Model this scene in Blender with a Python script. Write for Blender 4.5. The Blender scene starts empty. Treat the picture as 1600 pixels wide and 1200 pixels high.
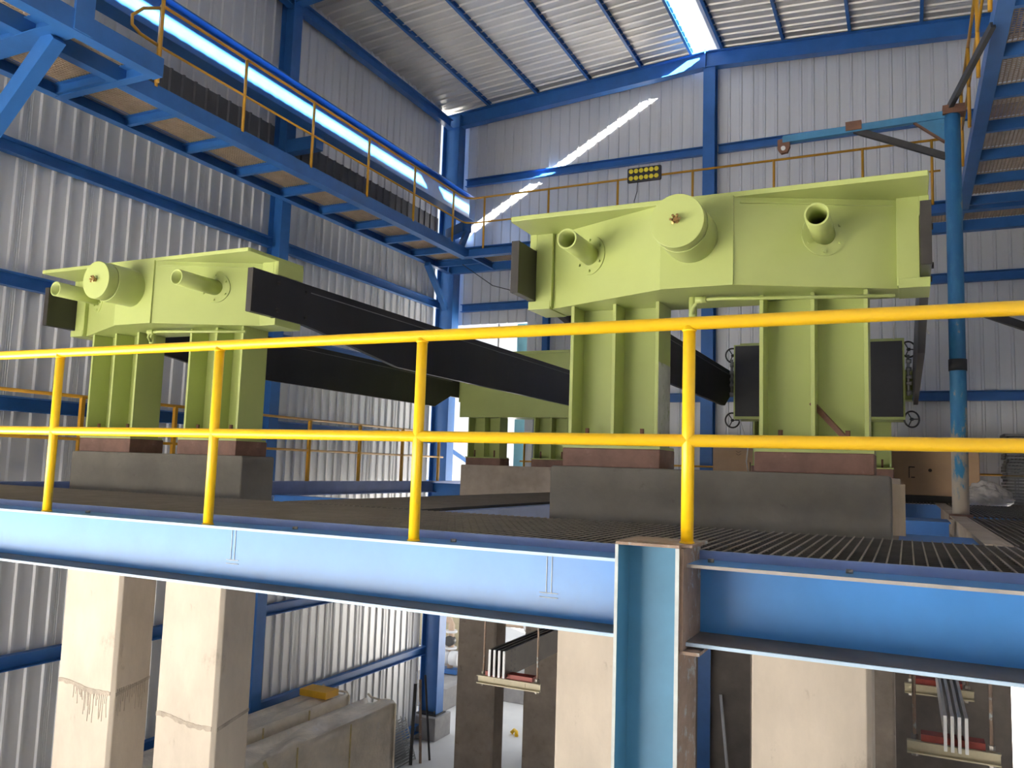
import bpy, bmesh, math, random
from mathutils import Vector, Matrix
random.seed(7)
S = bpy.context.scene
COL = S.collection
ORG = {}
PI = math.pi

# ------------------------------------------------------------------ materials
def new_mat(name):
    m = bpy.data.materials.new(name); m.use_nodes = True
    nt = m.node_tree
    return m, nt, nt.nodes['Principled BSDF']

def paint(name, col, rough=0.45, var=0.12, scale=3.0, metal=0.0, worn=None, worn_amt=0.5, bump=0.0, spec=0.5, stretch=(1, 1, 1)):
    """A paint or plain surface with cloudy tone variation and, if asked, worn or stained patches."""
    m, nt, b = new_mat(name)
    L = nt.links.new
    tc = nt.nodes.new('ShaderNodeTexCoord')
    mp = nt.nodes.new('ShaderNodeMapping'); mp.inputs['Scale'].default_value = stretch
    L(tc.outputs['Object'], mp.inputs['Vector'])
    n1 = nt.nodes.new('ShaderNodeTexNoise'); n1.inputs['Scale'].default_value = scale
    n1.inputs['Detail'].default_value = 6; n1.inputs['Roughness'].default_value = 0.62
    L(mp.outputs['Vector'], n1.inputs['Vector'])
    r1 = nt.nodes.new('ShaderNodeValToRGB')
    c = Vector(col)
    lo, hi = c * (1 - var), c * (1 + var)
    r1.color_ramp.elements[0].position = 0.3; r1.color_ramp.elements[1].position = 0.7
    r1.color_ramp.elements[0].color = (*[max(0, v) for v in lo], 1)
    r1.color_ramp.elements[1].color = (*[min(1, v) for v in hi], 1)
    L(n1.outputs['Fac'], r1.inputs['Fac'])
    out = r1.outputs['Color']
    if worn is not None:
        n2 = nt.nodes.new('ShaderNodeTexNoise'); n2.inputs['Scale'].default_value = scale * 1.7
        n2.inputs['Detail'].default_value = 9; n2.inputs['Roughness'].default_value = 0.7
        L(mp.outputs['Vector'], n2.inputs['Vector'])
        r2 = nt.nodes.new('ShaderNodeValToRGB')
        r2.color_ramp.elements[0].position = worn_amt; r2.color_ramp.elements[1].position = worn_amt + 0.08
        L(n2.outputs['Fac'], r2.inputs['Fac'])
        mx = nt.nodes.new('ShaderNodeMix'); mx.data_type = 'RGBA'
        L(r2.outputs['Color'], mx.inputs['Factor']); L(out, mx.inputs['A'])
        mx.inputs['B'].default_value = (*worn, 1)
        out = mx.outputs['Result']
    L(out, b.inputs['Base Color'])
    b.inputs['Roughness'].default_value = rough
    b.inputs['Metallic'].default_value = metal
    b.inputs['Specular IOR Level'].default_value = spec
    if bump:
        bp = nt.nodes.new('ShaderNodeBump'); bp.inputs['Strength'].default_value = bump; bp.inputs['Distance'].default_value = 0.02
        n3 = nt.nodes.new('ShaderNodeTexNoise'); n3.inputs['Scale'].default_value = scale * 6; n3.inputs['Detail'].default_value = 8
        L(mp.outputs['Vector'], n3.inputs['Vector'])
        L(n3.outputs['Fac'], bp.inputs['Height']); L(bp.outputs['Normal'], b.inputs['Normal'])
    return m

M = {}
M['blue'] = paint('steel blue paint', (0.035, 0.15, 0.43), 0.40, 0.14, 2.0)
M['beam_blue'] = paint('light blue beam paint', (0.055, 0.245, 0.58), 0.30, 0.12, 1.6, spec=0.7)
M['curb_blue'] = paint('violet blue paint', (0.17, 0.24, 0.48), 0.4, 0.12, 3.0)
M['faded_blue'] = paint('faded blue paint', (0.085, 0.30, 0.50), 0.4, 0.12, 2.2, worn=(0.30, 0.33, 0.33), worn_amt=0.71)
M['rust_edge'] = paint('rust and primer', (0.30, 0.21, 0.155), 0.7, 0.3, 6, worn=(0.42, 0.45, 0.45), worn_amt=0.56, bump=0.2)
M['pole_blue'] = paint('worn pole paint', (0.035, 0.20, 0.42), 0.5, 0.25, 2.2, worn=(0.36, 0.31, 0.25), worn_amt=0.57, stretch=(2, 2, 0.8))
M['jib_blue'] = paint('jib arm paint', (0.05, 0.20, 0.36), 0.5, 0.25, 3.0, worn=(0.10, 0.075, 0.06), worn_amt=0.63)
M['dark_steel'] = paint('dark steel', (0.035, 0.034, 0.034), 0.5, 0.3, 5, worn=(0.10, 0.07, 0.05), worn_amt=0.66)
M['green'] = paint('light green machine paint', (0.40, 0.455, 0.15), 0.36, 0.05, 1.4, spec=0.45)
M['black'] = paint('black steel plate', (0.017, 0.016, 0.018), 0.42, 0.35, 2.0, worn=(0.032, 0.028, 0.026), worn_amt=0.6, stretch=(1, 1, 0.5))
M['black_end'] = paint('scuffed black steel', (0.028, 0.024, 0.02), 0.5, 0.4, 5.0, worn=(0.07, 0.055, 0.04), worn_amt=0.6)
M['board_black'] = paint('dull black panel', (0.022, 0.022, 0.024), 0.6, 0.2, 3.0)
M['yellow'] = paint('yellow rail paint', (0.95, 0.57, 0.008), 0.32, 0.06, 3.0)
M['ochre'] = paint('ochre rail paint', (0.60, 0.30, 0.02), 0.42, 0.1, 3.0)
M['steel_bolt'] = paint('bolt steel', (0.30, 0.28, 0.25), 0.4, 0.2, 10, metal=0.7)
M['brass'] = paint('brass fitting', (0.35, 0.22, 0.08), 0.35, 0.3, 30, metal=0.8)
M['rust_block'] = paint('rusted steel block', (0.165, 0.085, 0.062), 0.62, 0.28, 5.0, worn=(0.23, 0.13, 0.10), worn_amt=0.6, bump=0.15)
M['patch_grey'] = paint('grey leg patch', (0.40, 0.40, 0.37), 0.6, 0.3, 4.0, worn=(0.24, 0.27, 0.16), worn_amt=0.55)
M['rusty'] = paint('rusty bar', (0.16, 0.075, 0.045), 0.7, 0.3, 9)
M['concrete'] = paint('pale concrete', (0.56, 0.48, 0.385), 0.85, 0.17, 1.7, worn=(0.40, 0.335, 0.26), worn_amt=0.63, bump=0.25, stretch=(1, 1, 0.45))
M['plinth'] = paint('grey plinth concrete', (0.17, 0.155, 0.13), 0.88, 0.2, 1.8, worn=(0.12, 0.105, 0.09), worn_amt=0.62, bump=0.25)
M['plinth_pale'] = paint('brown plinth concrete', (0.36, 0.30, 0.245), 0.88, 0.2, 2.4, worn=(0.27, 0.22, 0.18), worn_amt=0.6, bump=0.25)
M['joint'] = paint('rough joint concrete', (0.40, 0.335, 0.265), 0.9, 0.25, 8.0, bump=0.4)
M['concrete_dark'] = paint('dark concrete', (0.22, 0.19, 0.165), 0.9, 0.22, 1.4, bump=0.2)
M['yard'] = paint('pale yard floor', (0.74, 0.73, 0.715), 0.85, 0.08, 0.6, worn=(0.6, 0.585, 0.57), worn_amt=0.62)
M['sheet'] = paint('galvanised sheet', (0.70, 0.70, 0.71), 0.42, 0.06, 0.9, metal=0.2, stretch=(1, 1, 0.25))
M['roof_sheet'] = paint('roof sheet', (0.68, 0.65, 0.61), 0.42, 0.07, 0.9, metal=0.25)
M['dark_sheet'] = paint('dark grey sheet', (0.16, 0.16, 0.17), 0.55, 0.1, 1.0)
M['grating'] = paint('dusty grating steel', (0.06, 0.054, 0.048), 0.6, 0.25, 5.0)
M['grating_top'] = paint('pale bar edge', (0.25, 0.21, 0.17), 0.6, 0.15, 5.0)
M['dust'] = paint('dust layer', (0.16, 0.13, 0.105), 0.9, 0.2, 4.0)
M['lit_lip'] = paint('lit blue edge', (0.46, 0.60, 0.74), 0.5, 0.1, 6.0)
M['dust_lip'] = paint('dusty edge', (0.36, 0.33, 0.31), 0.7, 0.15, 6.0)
M['pale_edge'] = paint('pale primer edge', (0.52, 0.56, 0.55), 0.6, 0.12, 8.0, worn=(0.34, 0.23, 0.14), worn_amt=0.66)
M['tan_grating'] = paint('tan grating', (0.46, 0.34, 0.235), 0.6, 0.15, 5.0)
M['grey_steel'] = paint('grey galvanised bar', (0.22, 0.22, 0.215), 0.5, 0.2, 6, metal=0.3)
M['alu'] = paint('aluminium bar', (0.72, 0.71, 0.69), 0.42, 0.06, 6, metal=0.3)
M['bus_dark'] = paint('oxidised bar side', (0.10, 0.085, 0.075), 0.5, 0.2, 5, metal=0.3)
M['cream'] = paint('cream painted channel', (0.52, 0.46, 0.31), 0.5, 0.12, 6)
M['red'] = paint('red insulator', (0.30, 0.045, 0.03), 0.5, 0.2, 8)
M['film'] = paint('wrapped crate film', (0.80, 0.71, 0.58), 0.26, 0.16, 2.4, worn=(0.78, 0.72, 0.64), worn_amt=0.6, bump=0.5, spec=0.75)
M['tape'] = paint('yellowed tape', (0.62, 0.50, 0.24), 0.3, 0.2, 8)
M['yellow_board'] = paint('yellow board', (0.80, 0.42, 0.02), 0.5, 0.08, 5)
M['carton'] = paint('brown carton', (0.52, 0.34, 0.20), 0.75, 0.1, 1.5)
M['print'] = paint('dark print', (0.06, 0.04, 0.03), 0.8, 0.1, 5)
M['plastic'] = paint('crumpled plastic', (0.70, 0.64, 0.58), 0.2, 0.2, 5, bump=0.8, spec=0.8)
M['plank'] = paint('pale board', (0.58, 0.47, 0.33), 0.7, 0.12, 6, stretch=(4, 4, 0.6))
M['lamp_body'] = paint('lamp housing', (0.035, 0.033, 0.033), 0.5, 0.15, 6)
M['lens'] = paint('yellow lens', (0.85, 0.70, 0.05), 0.25, 0.1, 20)
M['cable'] = paint('white cable', (0.65, 0.63, 0.6), 0.5, 0.05, 5)
M['black_cable'] = paint('black cable', (0.02, 0.02, 0.02), 0.5, 0.05, 5)
M['pipe_tan'] = paint('tan pipe', (0.55, 0.40, 0.29), 0.5, 0.15, 4)
M['white_paint'] = paint('white paint', (0.75, 0.75, 0.76), 0.5, 0.05, 4)
M['cyan'] = paint('pale cyan sheet', (0.30, 0.66, 0.80), 0.45, 0.05, 2)
M['block_grey'] = paint('grey block', (0.36, 0.345, 0.335), 0.85, 0.15, 3, bump=0.2)

m, nt, b = new_mat('peeling pole paint'); M['pole_blue'] = m
tc = nt.nodes.new('ShaderNodeTexCoord'); sx = nt.nodes.new('ShaderNodeSeparateXYZ'); nt.links.new(tc.outputs['Object'], sx.inputs[0])
mp = nt.nodes.new('ShaderNodeMapping'); mp.inputs['Scale'].default_value = (3, 3, 1.1); nt.links.new(tc.outputs['Object'], mp.inputs['Vector'])
n1 = nt.nodes.new('ShaderNodeTexNoise'); n1.inputs['Scale'].default_value = 2.2; n1.inputs['Detail'].default_value = 9; n1.inputs['Roughness'].default_value = 0.65
nt.links.new(mp.outputs['Vector'], n1.inputs['Vector'])
mr = nt.nodes.new('ShaderNodeMapRange'); mr.inputs['From Min'].default_value = 0.0; mr.inputs['From Max'].default_value = 1.7
mr.inputs['To Min'].default_value = 0.27; mr.inputs['To Max'].default_value = -0.05; nt.links.new(sx.outputs['Z'], mr.inputs['Value'])
ad = nt.nodes.new('ShaderNodeMath'); nt.links.new(n1.outputs['Fac'], ad.inputs[0]); nt.links.new(mr.outputs['Result'], ad.inputs[1])
rp = nt.nodes.new('ShaderNodeValToRGB'); nt.links.new(ad.outputs[0], rp.inputs['Fac'])
rp.color_ramp.elements[0].position = 0.42; rp.color_ramp.elements[0].color = (0.03, 0.17, 0.38, 1)
rp.color_ramp.elements[1].position = 0.66; rp.color_ramp.elements[1].color = (0.42, 0.36, 0.29, 1)
e = rp.color_ramp.elements.new(0.58); e.color = (0.05, 0.24, 0.44, 1)
e = rp.color_ramp.elements.new(0.61); e.color = (0.30, 0.31, 0.30, 1)
nt.links.new(rp.outputs['Color'], b.inputs['Base Color']); b.inputs['Roughness'].default_value = 0.5

# ------------------------------------------------------------------ mesh builder
class MB:
    def __init__(s): s.v = []; s.f = []; s.sm = []; s.mi = {}
    def add(s, vs, fs, smooth=False):
        o = len(s.v); s.v += [tuple(v) for v in vs]
        for f in fs: s.f.append([i + o for i in f]); s.sm.append(smooth)
        return s
    def box(s, x0, x1, y0, y1, z0, z1):
        vs = [(x, y, z) for x in (x0, x1) for y in (y0, y1) for z in (z0, z1)]
        return s.add(vs, [(0, 1, 3, 2), (4, 6, 7, 5), (0, 4, 5, 1), (2, 3, 7, 6), (0, 2, 6, 4), (1, 5, 7, 3)])
    def prism(s, poly, ax, a, b):
        """poly given in the two axes other than ax (in x,y,z order), extruded along ax from a to b"""
        def P(p, t):
            if ax == 'x': return (t, p[0], p[1])
            if ax == 'y': return (p[0], t, p[1])
            return (p[0], p[1], t)
        n = len(poly)
        vs = [P(p, a) for p in poly] + [P(p, b) for p in poly]
        fs = [tuple(range(n)), tuple(range(2 * n - 1, n - 1, -1))] + [(i, (i + 1) % n, n + (i + 1) % n, n + i) for i in range(n)]
        return s.add(vs, fs)
    def ext(s, prof, p0, p1, up=(0, 0, 1)):
        """2-D profile (side, up) swept straight from p0 to p1"""
        p0, p1 = Vector(p0), Vector(p1); d = (p1 - p0).normalized()
        sd = d.cross(Vector(up)).normalized(); u = sd.cross(d).normalized()
        n = len(prof)
        vs = [p0 + sd * a + u * b for a, b in prof] + [p1 + sd * a + u * b for a, b in prof]
        fs = [tuple(range(n)), tuple(range(2 * n - 1, n - 1, -1))] + [(i, (i + 1) % n, n + (i + 1) % n, n + i) for i in range(n)]
        return s.add(vs, fs)
    def bar(s, p0, p1, w, h, up=(0, 0, 1)):
        return s.ext([(-w/2, -h/2), (w/2, -h/2), (w/2, h/2), (-w/2, h/2)], p0, p1, up)
    def ibeam(s, p0, p1, H, B, tf=0.015, tw=0.01, up=(0, 0, 1)):
        h, b, t = H/2, B/2, tw/2
        return s.ext([(-b, -h), (b, -h), (b, -h+tf), (t, -h+tf), (t, h-tf), (b, h-tf), (b, h), (-b, h), (-b, h-tf), (-t, h-tf), (-t, -h+tf), (-b, -h+tf)], p0, p1, up)
    def channel(s, p0, p1, H, B, side=1, tf=0.012, tw=0.01, up=(0, 0, 1)):
        h = H/2
        pr = [(0, -h), (B, -h), (B, -h+tf), (tw, -h+tf), (tw, h-tf), (B, h-tf), (B, h), (0, h)]
        return s.ext([(a*side, b) for a, b in pr], p0, p1, up)
    def cyl(s, p0, p1, r0, r1=None, n=20, smooth=True):
        r1 = r0 if r1 is None else r1
        p0, p1 = Vector(p0), Vector(p1); d = (p1 - p0).normalized()
        a = d.orthogonal().normalized(); b = d.cross(a)
        c = [(math.cos(2*PI*i/n), math.sin(2*PI*i/n)) for i in range(n)]
        vs = [p0 + (a*x + b*y)*r0 for x, y in c] + [p1 + (a*x + b*y)*r1 for x, y in c]
        s.add(vs, [(i, (i+1) % n, n+(i+1) % n, n+i) for i in range(n)], smooth)
        o = len(s.v) - 2*n
        s.f.append([o+i for i in range(n)]); s.sm.append(False)
        s.f.append([o+n+i for i in range(n-1, -1, -1)]); s.sm.append(False)
        return s
    def ring(s, p0, p1, ro, ri, n=28):
        """hollow tube, open both ends"""
        p0, p1 = Vector(p0), Vector(p1); d = (p1 - p0).normalized()
        a = d.orthogonal().normalized(); b = d.cross(a)
        c = [(math.cos(2*PI*i/n), math.sin(2*PI*i/n)) for i in range(n)]
        L = [[p + (a*x + b*y)*r for x, y in c] for p, r in ((p0, ro), (p1, ro), (p1, ri), (p0, ri))]
        vs = sum(L, [])
        for k in range(4):
            k2 = (k+1) % 4
            s_ = [(k*n+i, k*n+(i+1) % n, k2*n+(i+1) % n, k2*n+i) for i in range(n)]
            if k == 0: s.add(vs, s_, True); base = len(s.v) - 4*n
            else:
                for f in s_: s.f.append([base+j for j in f]); s.sm.append(k % 2 == 0)
        return s
    def tube(s, pts, r, n=12, cap=True):
        pts = [Vector(p) for p in pts]
        rings = []; prev = None
        for i, p in enumerate(pts):
            d = (pts[min(i+1, len(pts)-1)] - pts[max(i-1, 0)]).normalized()
            if prev is None: a = d.orthogonal().normalized()
            else: a = (prev - d*prev.dot(d)).normalized()
            prev = a; b = d.cross(a)
            rings.append([p + (a*math.cos(2*PI*k/n) + b*math.sin(2*PI*k/n))*r for k in range(n)])
        vs = sum(rings, []); fs = []
        for i in range(len(pts)-1):
            for k in range(n): fs.append((i*n+k, i*n+(k+1) % n, (i+1)*n+(k+1) % n, (i+1)*n+k))
        o = len(s.v); s.add(vs, fs, True)
        if cap:
            s.f.append([o+k for k in range(n)]); s.sm.append(False)
            e = o + (len(pts)-1)*n
            s.f.append([e+k for k in range(n-1, -1, -1)]); s.sm.append(False)
        return s
    def torus(s, c, ax, R, r, n=24, m=8):
        c, ax = Vector(c), Vector(ax).normalized(); a = ax.orthogonal().normalized(); b = ax.cross(a)
        vs = []; fs = []
        for i in range(n):
            t = 2*PI*i/n; rd = a*math.cos(t) + b*math.sin(t)
            for k in range(m):
                u = 2*PI*k/m; vs.append(c + rd*(R + r*math.cos(u)) + ax*(r*math.sin(u)))
        for i in range(n):
            for k in range(m): fs.append((i*m+k, i*m+(k+1) % m, ((i+1) % n)*m+(k+1) % m, ((i+1) % n)*m+k))
        return s.add(vs, fs, True)
    def build(s, name, mat, parent=None, bevel=0, solid=0, origin=None):
        me = bpy.data.meshes.new(name)
        if parent is not None: o = ORG[parent.name]
        elif origin is not None: o = Vector(origin)
        else:
            xs, ys, zs = zip(*s.v)
            o = Vector(((min(xs)+max(xs))/2, (min(ys)+max(ys))/2, min(zs)))
        me.from_pydata([(x-o[0], y-o[1], z-o[2]) for x, y, z in s.v], [], s.f)
        bm = bmesh.new(); bm.from_mesh(me)
        bmesh.ops.recalc_face_normals(bm, faces=bm.faces); bm.to_mesh(me); bm.free()
        for p, f in zip(me.polygons, s.sm): p.use_smooth = f
        for mm in (mat if isinstance(mat, tuple) else (mat,)): me.materials.append(M[mm])
        for fi in s.mi: me.polygons[fi].material_index = s.mi[fi]
        ob = bpy.data.objects.new(name, me); COL.objects.link(ob)
        ORG[ob.name] = Vector(o)
        if parent is not None: ob.parent = parent
        else: ob.location = o
        if solid:
            md = ob.modifiers.new('sheet thickness', 'SOLIDIFY'); md.thickness = solid; md.offset = 0
        if bevel:
            md = ob.modifiers.new('soft edge', 'BEVEL'); md.width = bevel; md.segments = 2
            md.limit_method = 'ANGLE'; md.angle_limit = math.radians(40)
        return ob

def tag(o, label, cat, group=None):
    o['label'] = label; o['category'] = cat
    if group: o['group'] = group
    return o
def thing(name, label, cat, loc, group=None):
    o = bpy.data.objects.new(name, None); COL.objects.link(o)
    o.empty_display_size = 0.2; o.location = loc; ORG[o.name] = Vector(loc)
    return tag(o, label, cat, group)
def struct(o): o['kind'] = 'structure'; return o

# ------------------------------------------------------------------ camera
F = 1281.5
RIGHT = Vector((0.9084, 0.4171, 0.0326)); 
yaw, pitch, roll = 0.45017183, 0.10113678, 0.03279337
f = Vector((-math.sin(yaw)*math.cos(pitch), math.cos(yaw)*math.cos(pitch), math.sin(pitch)))
r = Vector((math.cos(yaw), math.sin(yaw), 0)); u = r.cross(f)
c, s = math.cos(roll), math.sin(roll)
r2, u2 = r*c + u*s, u*c - r*s
cam = bpy.data.objects.new('camera', bpy.data.cameras.new('camera')); COL.objects.link(cam)
cam.matrix_world = Matrix(((r2.x, u2.x, -f.x, 0), (r2.y, u2.y, -f.y, 0), (r2.z, u2.z, -f.z, 0.375), (0, 0, 0, 1)))
cam.data.sensor_width = 36; cam.data.lens = F*36/1600
cam.data.clip_start = 0.05; cam.data.clip_end = 500
S.camera = cam

# ------------------------------------------------------------------ setting: floor, walls, roof
GZ = -6.0
XL, XR, YB, YF, XC = -10.5, 2.65, 17.72, -6.0, -3.9
struct(MB().add([(-70, -70, GZ), (70, -70, GZ), (70, 90, GZ), (-70, 90, GZ)], [(0, 1, 2, 3)]).build('floor', 'yard'))

def profile(a0, a1, pitch=0.25, rib=0.032, minor=0.006):
    """rib profile along a wall: list of (distance along, inward offset)"""
    pts = [(a0, 0)]; a = a0; k = 0
    while a + pitch < a1:
        pts.append((a+0.075, 0)) if k % 4 else pts.extend([(a+0.02, 0), (a+0.027, minor), (a+0.034, 0), (a+0.05, 0), (a+0.057, minor), (a+0.064, 0)])
        if k % 4 == 0: pts.extend([(a+0.08, 0), (a+0.087, minor), (a+0.094, 0)])
        pts.extend([(a+0.18, 0), (a+0.196, rib), (a+0.228, rib), (a+0.244, 0)])
        a += pitch; k += 1
    pts.append((a1, 0))
    return pts
def sheet(mb, along, a0, a1, fixed, sgn, zb, zt, **kw):
    if fixed == YB: kw.setdefault('rib', 0.026); kw.setdefault('minor', 0.003)
    pr = profile(a0, a1, **kw); zf = zt if callable(zt) else (lambda a: zt)
    vs = []
    for a, o in pr:
        for z in (zb, zf(a)):
            vs.append((a, fixed+sgn*o, z) if along == 'x' else (fixed+sgn*o, a, z))
    return mb.add(vs, [(2*i, 2*i+2, 2*i+3, 2*i+1) for i in range(len(pr)-1)])
def roofz(x): return 9.80 - (0.066*(XC-x) if x < XC else 0.058*(x-XC))
mb = MB(); sheet(mb, 'y', 4.6, 17.13, XL, 1, GZ, roofz(XL)+0.02)
struct(mb.build('wall_left', 'sheet', solid=0.003))
mb = MB(); sheet(mb, 'y', YF, YB, XR, -1, GZ, roofz(XR)-0.05)
struct(mb.build('wall_right', 'sheet', solid=0.003))
# back wall, with the bay opening between the corner column and the door post
mb = MB()
sheet(mb, 'x', -10.22, XC, YB, -1, 3.87, lambda x: roofz(x)-0.035)
sheet(mb, 'x', XC, XR, YB, -1, -0.3, lambda x: roofz(x)-0.035)
sheet(mb, 'x', -8.2, XC, YB, -1, -0.3, 3.87)
struct(mb.build('wall_back', 'sheet', solid=0.003))
struct(MB().box(-7.5, 1.62, YB-0.12, YB+0.13, GZ, -0.3).build('wall_rear', 'concrete_dark'))

def roof_half(x0, x1):
    mb = MB(); pr = profile(YF, YB+0.05)
    vs = []
    for y, o in pr: vs += [(x0, y, roofz(x0)-o), (x1, y, roofz(x1)-o)]
    return mb.add(vs, [(2*i, 2*i+2, 2*i+3, 2*i+1) for i in range(len(pr)-1)])
struct(roof_half(XL-0.35, -4.17).build('ceiling', 'roof_sheet', solid=0.003))
struct(roof_half(-3.62, XR+0.1).build('ceiling_right_slope', 'roof_sheet', solid=0.003))

for x0, x1 in ((-3.66, -3.56),):
    struct(MB().prism([(x0, roofz(x0)-0.052), (x1, roofz(x1)-0.052), (x1, roofz(x1)-0.034), (x0, roofz(x0)-0.034)], 'y', YF, YB).build('sun_edge_trim_1', 'roof_sheet'))  # strip added to give the sun strip a straight edge
# unseen screens added out front: less sky light, more from low and one side
mb = MB(); sheet(mb, 'x', XL, XR, YF, 1, 0.6, lambda x: roofz(x)-0.05); struct(mb.build('unseen_sky_screen_front', 'sheet', solid=0.003))
mb = MB(); sheet(mb, 'x', -4.2, XR, YF, 1, GZ, 0.6); struct(mb.build('unseen_light_screen_front', 'sheet', solid=0.003))  # added to block frontal light so it comes from one side
mb = MB(); sheet(mb, 'y', YF, 4.6, XL, 1, 0.6, roofz(XL)+0.02); struct(mb.build('unseen_sky_screen_left', 'sheet', solid=0.003))  # added screen that keeps high sky light out of the open side

# dark sheet behind the catwalk
mb = MB(); sheet(mb, 'y', 4.6, 11.2, XL+0.045, 1, 5.26, 6.5, minor=0.002); a = mb.build('dark_wall_panel', 'dark_sheet', solid=0.003)
tag(a, 'dark grey corrugated sheet on the wall behind the long side catwalk, nearer bay', 'wall panel', 'dark sheets behind the catwalk')
mb = MB(); sheet(mb, 'y', 11.5, 17.1, XL+0.045, 1, 5.26, 6.48, minor=0.002); a = mb.build('dark_wall_panel', 'dark_sheet', solid=0.003)
tag(a, 'dark grey corrugated sheet on the wall behind the catwalk, next to the corner', 'wall panel', 'dark sheets behind the catwalk')

# ------------------------------------------------------------------ steel frame
def column(name, x, y, z0, z1, B, H, label, mat='blue', face='x', group='blue columns of the hall'):
    t = thing(name, label, 'column', (x, y, z0), group)
    mb = MB().ibeam((x, y, z0), (x, y, z1), H, B, 0.018, 0.012, up=(1, 0, 0) if face == 'x' else (0, 1, 0))
    mb.build('shaft', mat, t, bevel=0.003)
    return t
co = column('steel_column', -10.28, 17.42, GZ+0.55, 9.2, 0.32, 0.48, 'tall blue steel column in the corner where the two sheeted walls meet')
MB().box(-10.55, -10.0, 17.2, 17.65, GZ+0.52, GZ+0.55).build('base_plate', 'dark_steel', co)
for dx in (-0.2, 0.2):
    MB().cyl((-10.28+dx, 17.25, GZ+0.55), (-10.28+dx, 17.25, GZ+0.63), 0.014, n=8).build('anchor_bolt', 'steel_bolt', co)
tag(MB().box(-10.62, -9.93, 17.05, 17.78, GZ, GZ+0.52).build('column_pedestal', 'block_grey', bevel=0.015),
    'grey concrete block under the foot of the corner column', 'concrete block')
column('steel_column', -10.33, 11.34, GZ, 9.1, 0.24, 0.3, 'blue steel column halfway along the sheeted wall, behind the twin pillars')
column('steel_column', -10.33, 5.24, GZ, 9.1, 0.24, 0.3, 'blue steel column of the side wall that carries the catwalk landing')
column('steel_column', -3.81, 17.5, GZ, 9.35, 0.26, 0.28, 'blue steel column under the roof ridge in the middle of the end wall', face='y')
tag(MB().ibeam((-7.62, 17.52, 0), (-7.62, 17.52, 4.2), 0.16, 0.14, up=(0, 1, 0)).build('door_post', 'blue'),
    'short blue post on the end wall between the bright opening and the ridge column', 'post')

def member(name, p0, p1, H, B, label, cat, group, mat='blue', up=(0, 0, 1), kind='i'):
    mb = MB()
    if kind == 'i': mb.ibeam(p0, p1, H, B, up=up)
    elif kind == 'box': mb.bar(p0, p1, B, H, up=up)
    return tag(mb.build(name, mat), label, cat, group)
# rafters of the end frame and the two frames nearer
for y, who in ((17.42, 'against the end wall'), (11.34, 'over the middle of the hall')):
    t = thing('roof_rafter', f'blue gable rafter {who} with a kink at the ridge', 'rafter', (XC, y, 9.3), 'roof rafters')
    for x0, x1 in ((-10.45, XC), (XC, 2.5)):
        MB().ibeam((x0, y, roofz(x0)-0.31), (x1, y, roofz(x1)-0.31), 0.37, 0.2).build('rafter_arm', 'blue', t)
    MB().box(XC-0.012, XC+0.012, y-0.1, y+0.1, roofz(XC)-0.52, roofz(XC)-0.09).build('splice_plate', 'blue', t)
pur = [(-9.3, 'first purlin in from the eave'), (-8.0, 'second purlin in from the eave'), (-6.65, 'third purlin in from the eave'), (-5.4, 'fourth purlin in from the eave'),
       (-4.24, 'added on the dull skylight edge to narrow the sun'), (-3.56, 'purlin on the machine side edge of the skylight'), (-2.28, 'first purlin past the skylight over the big machine'), (-0.97, 'second purlin past the skylight over the big machine'), (0.35, 'third purlin past the skylight beside the jib crane'), (1.65, 'purlin over the far catwalk along the hidden wall')]  # channel at the dull skylight edge added to narrow the sun strip
for x, w in pur:
    mb = MB().channel((x, YF, roofz(x)-0.075), (x, YB-0.05, roofz(x)-0.075), 0.12, 0.06)
    tag(mb.build('roof_purlin', 'blue'), 'blue channel under the roof sheets, ' + w, 'purlin', 'roof purlins')
member('eave_beam', (-10.3, YF, 8.95), (-10.3, 17.25, 8.95), 0.22, 0.16, 'blue eave beam where the side wall meets the roof', 'beam', None)
# girts, left wall
for z, w in ((4.3, 'just below the catwalk'), (2.58, 'at crosshead level'), (0.98, 'at rail height above the deck'), (-2.32, 'just below the deck'), (-4.0, 'just above the wrapped crates'), (-5.75, 'along the foot of the wall')):
    for y0, y1, b in ((1.2, 5.1, 'front bay'), (5.38, 11.2, 'middle bay'), (11.48, 17.2, 'bay next to the corner')):
        if b == 'front bay': continue
        tag(MB().channel((-10.46, y0, z), (-10.46, y1, z), 0.19, 0.12, 1).build('wall_rail', 'blue'),
            f'blue side wall rail {w}, {b}', 'wall rail', 'rails on the side wall')
for z, w in ((7.5, 'the topmost'), (5.68, 'behind the end catwalk'), (4.28, 'below the end catwalk'), (2.0, 'lowest one above the deck')):
    for x0, x1, b in ((-10.0, -3.96, 'corner side of ridge column'), (-3.66, 2.6, 'jib crane side of ridge column')):
        if z == 2.0 and x0 < -9: x0 = -8.2
        tag(MB().channel((x0, 17.68, z), (x1, 17.68, z), 0.19, 0.11, 1).build('wall_rail', 'blue'),
            f'blue end wall rail, {w}, {b}', 'wall rail', 'rails on the end wall')

# crane runway girder along the left wall
t = thing('crane_girder', 'deep blue crane runway girder above the side catwalk, with a bright sun strip', 'girder', (-9.45, 11, 6.2))
MB().ibeam((-9.45, YF, 6.52), (-9.45, 16.85, 6.52), 0.6, 0.3, 0.022, 0.014).build('girder_beam', 'blue', t)
MB().box(-9.49, -9.41, YF, 16.85, 6.82, 6.90).build('crane_rail', 'blue', t)
MB().bar((-9.45, 16.8, 6.08), (-10.2, 17.25, 6.08), 0.24, 0.24).build('end_bracket', 'blue', t)
MB().bar((-9.4, 16.75, 6.0), (-10.0, 17.2, 5.35), 0.12, 0.14).build('bracket_strut', 'blue', t)
MB().bar((-9.5, 11.34, 6.1), (-10.2, 11.34, 6.1), 0.2, 0.24).build('end_bracket', 'blue', t)

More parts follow.
